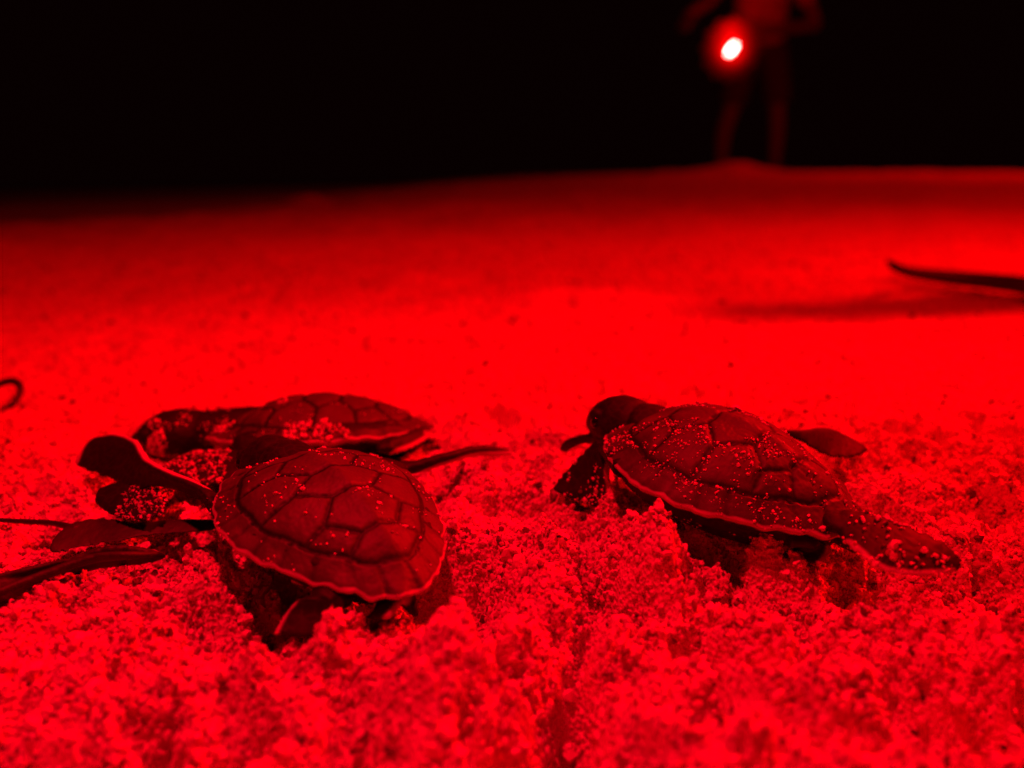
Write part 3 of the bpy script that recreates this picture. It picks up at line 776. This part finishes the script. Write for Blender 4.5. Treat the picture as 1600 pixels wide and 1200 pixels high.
# arms: photo-right arm bent, holding the torch in front of the waist; photo-left arm reaching out and down
shL, shR = (-.19, -.05, 1.40), (.19, -.05, 1.40)
elR = Q(1262, 1.02, -.02); wrR = Q(1176, .955, -.27)
elL = Q(1098, 1.17, -.10); wrL = Q(1066, 1.06, -.28)
limb([shR, tuple((np.array(shR) + elR) / 2 + [.01, 0, 0]), elR], [.052, .045, .038]); limb([elR, tuple((np.array(elR) + wrR) / 2), wrR], [.039, .036, .025])
limb([shL, tuple((np.array(shL) + elL) / 2), elL], [.052, .045, .038]); limb([elL, tuple((np.array(elL) + wrL) / 2), wrL], [.039, .036, .025])
def hand(w, d, s, curl):
    """w wrist, d direction, s sideways unit (thumb side)"""
    w = np.array(w); d = np.array(d, float); d /= np.linalg.norm(d); s = np.array(s, float); s -= d * (s @ d); s /= np.linalg.norm(s)
    n_ = np.cross(d, s)
    rings_ = tube_rings([tuple(w - d * .01), tuple(w + d * .03), tuple(w + d * .075), tuple(w + d * .09)], [.026, .036, .042, .036], 8, 16, .42, tuple(n_))
    pr.append(rings_mesh(rings_))
    for i, (o, l) in enumerate(((.030, .070), (.010, .078), (-.010, .073), (-.030, .058))):
        a = w + d * .082 + s * o
        b_ = a + d * l * .45 + n_ * l * .2 * curl; c_ = b_ + d * l * .30 * (1 - .7 * curl) + n_ * l * .35 * curl; e_ = c_ + d * l * .22 * (1 - 1.6 * curl) + n_ * l * .25 * curl
        limb([tuple(a), tuple(b_), tuple(c_), tuple(e_)], [.010, .0095, .0085, .006], 1, tuple(s), 9, 10)
    a = w + d * .025 + s * .030
    limb([tuple(a), tuple(a + s * .028 + d * .022 + n_ * .012 * curl), tuple(a + s * .034 + d * .058 + n_ * .03 * curl)], [.014, .011, .008], 1, tuple(n_), 8, 10)
_l = PD(1143, 77, D - .33); lampQ = np.array((_l.x - base.x, -.33, _l.z - base.z)); print('lamp h', lampQ, 'feet z', gz)
hand(wrR, lampQ - np.array(wrR) + [0.0, .0, -.01], (0, -.2, 1), .9)
hand(wrL, (-.25, -.5, -.8), (.8, -.5, 0), .3)
me = fuse(pr, .0055, 5); me.name = 'person'
person = obj('person', me, M_HUMAN); person.location = base
tag(person, 'person standing in the dark beyond the sand, one arm out, holding a lit red torch', 'person')
# shorts
pr = []
for h, k_ in ((hipL, kL), (hipR, kR)):
    limb([h, ((h[0] + k_[0]) / 2, -.03, .70), (k_[0], -.03, .50)], [.112, .105, .098], .95)
limb([(0, 0, .80), (0, 0, .92), (0, 0, 1.0)], [.15, .175, .168], .72)
me = fuse(pr, .008, 4); me.name = 'shorts'; obj('shorts', me, M_SHORT, person)
pr = []
limb([(0, 0, .90), (0, -.01, 1.02), (0, -.03, 1.2), (0, -.05, 1.36), (0, -.05, 1.45), (0, -.06, 1.48)], [.185, .178, .185, .20, .16, .085], .70)
for sh, el_ in ((shR, elR), (shL, elL)):
    s_, e_ = np.array(sh), np.array(el_)
    limb([tuple(s_ + (np.array((0, 0, 0)) - s_) * .25 * np.array([1, 0, 0])), tuple(s_), tuple(s_ + (e_ - s_) * .62)], [.075, .072, .062])
me = fuse(pr, .008, 4); me.name = 'shirt'; obj('shirt', me, M_SHIRT, person)
pr = [ell(tuple(hd + [0, .018, .03]), .086, .098, .105, 16, 22)]
me = fuse(pr, .006, 3); me.name = 'hair'; obj('hair', me, M_HAIR, person)

# the torch in the hand
tl = Vector(lampQ) + base
Mt = Matrix.Translation(tl) @ Matrix.Rotation(math.radians(38), 4, 'Y')
torch = empty('red_torch', Mt); tag(torch, 'lit red torch glowing in the hand of the person in the dark', 'torch')
def cyl(rings_): v, f, t = rings_mesh(rings_); me = join([(v, f, t)]); me.polygons.foreach_set('use_smooth', np.ones(len(me.polygons), dtype=bool)); return me
def capsule_ring(rx, rz, y, k=28): return np.array([(rx * math.cos(q), y, rz * math.sin(q)) for q in np.linspace(0, 2 * math.pi, k, endpoint=False)])
me = cyl([capsule_ring(.018, .018, .13), capsule_ring(.020, .022, .12), capsule_ring(.020, .024, .04), capsule_ring(.028, .040, .015), capsule_ring(.029, .042, -.004)]); me.name = 'torch_body'
obj('torch_body', me, M_TORCH, torch)
me = cyl([capsule_ring(.015, .043, -.0045), capsule_ring(.014, .041, -.012), capsule_ring(.009, .028, -.017)]); me.name = 'lens'
m, nt, b = newmat('lit_red_lens'); b.inputs['Base Color'].default_value = (.8, .1, .1, 1)
b.inputs['Emission Color'].default_value = (1, .10, .085, 1); b.inputs['Emission Strength'].default_value = 110
obj('lens', me, m, torch)
# crumpled disc added as the lamp's halo, its glow painted to fade outward
rr_ = []
for k, (a_, b_, y_) in enumerate([(.024, .049, .006), (.08, .095, .016), (.135, .145, .022), (.190, .195, .020), (.188, .193, .012), (.13, .14, .010), (.075, .09, .002), (.0245, .0495, -.006)]):
    rg_ = capsule_ring(a_, b_, y_, 40)
    if 0 < k < 7: rg_ = rg_ * (1 + .10 * np.sin(np.arange(40) * 1.9)[:, None] * np.array([1, 0, 1])) + np.stack([np.zeros(40), .006 * np.sin(np.arange(40) * 2.7), np.zeros(40)], -1)
    rr_.append(rg_)
me = cyl(rr_); me.name = 'lamp_halo'
m, nt, b = newmat('painted_halo'); b.inputs['Base Color'].default_value = (.25, .01, .01, 1)
b.inputs['Emission Color'].default_value = (1, 0, 0, 1)
co_ = N(nt, 'ShaderNodeTexCoord').outputs['Object']; ln = N(nt, 'ShaderNodeVectorMath', operation='LENGTH'); nt.links.new(co_, ln.inputs[0])
mr_ = N(nt, 'ShaderNodeMapRange', interpolation_type='SMOOTHERSTEP'); mr_.inputs['From Min'].default_value = .02; mr_.inputs['From Max'].default_value = .19
mr_.inputs['To Min'].default_value = 1.0; mr_.inputs['To Max'].default_value = 0.0; nt.links.new(ln.outputs['Value'], mr_.inputs['Value'])
pw_ = N(nt, 'ShaderNodeMath', operation='POWER'); pw_.inputs[1].default_value = 2.2; nt.links.new(mr_.outputs['Result'], pw_.inputs[0])
nt.links.new(pw_.outputs[0], b.inputs['Emission Strength'])
obj('lamp_halo', me, m, torch)
ll = lamp('red_torch_or_fill', tl + Vector((.0, -.10, .15)), 1.2, .02)
lamp('red_torch_or_fill', tl + Vector((-.01, -.04, -.01)), 40, .02, (tl.x - .15, 4.0, gz), 34, 1.0)
print('done')
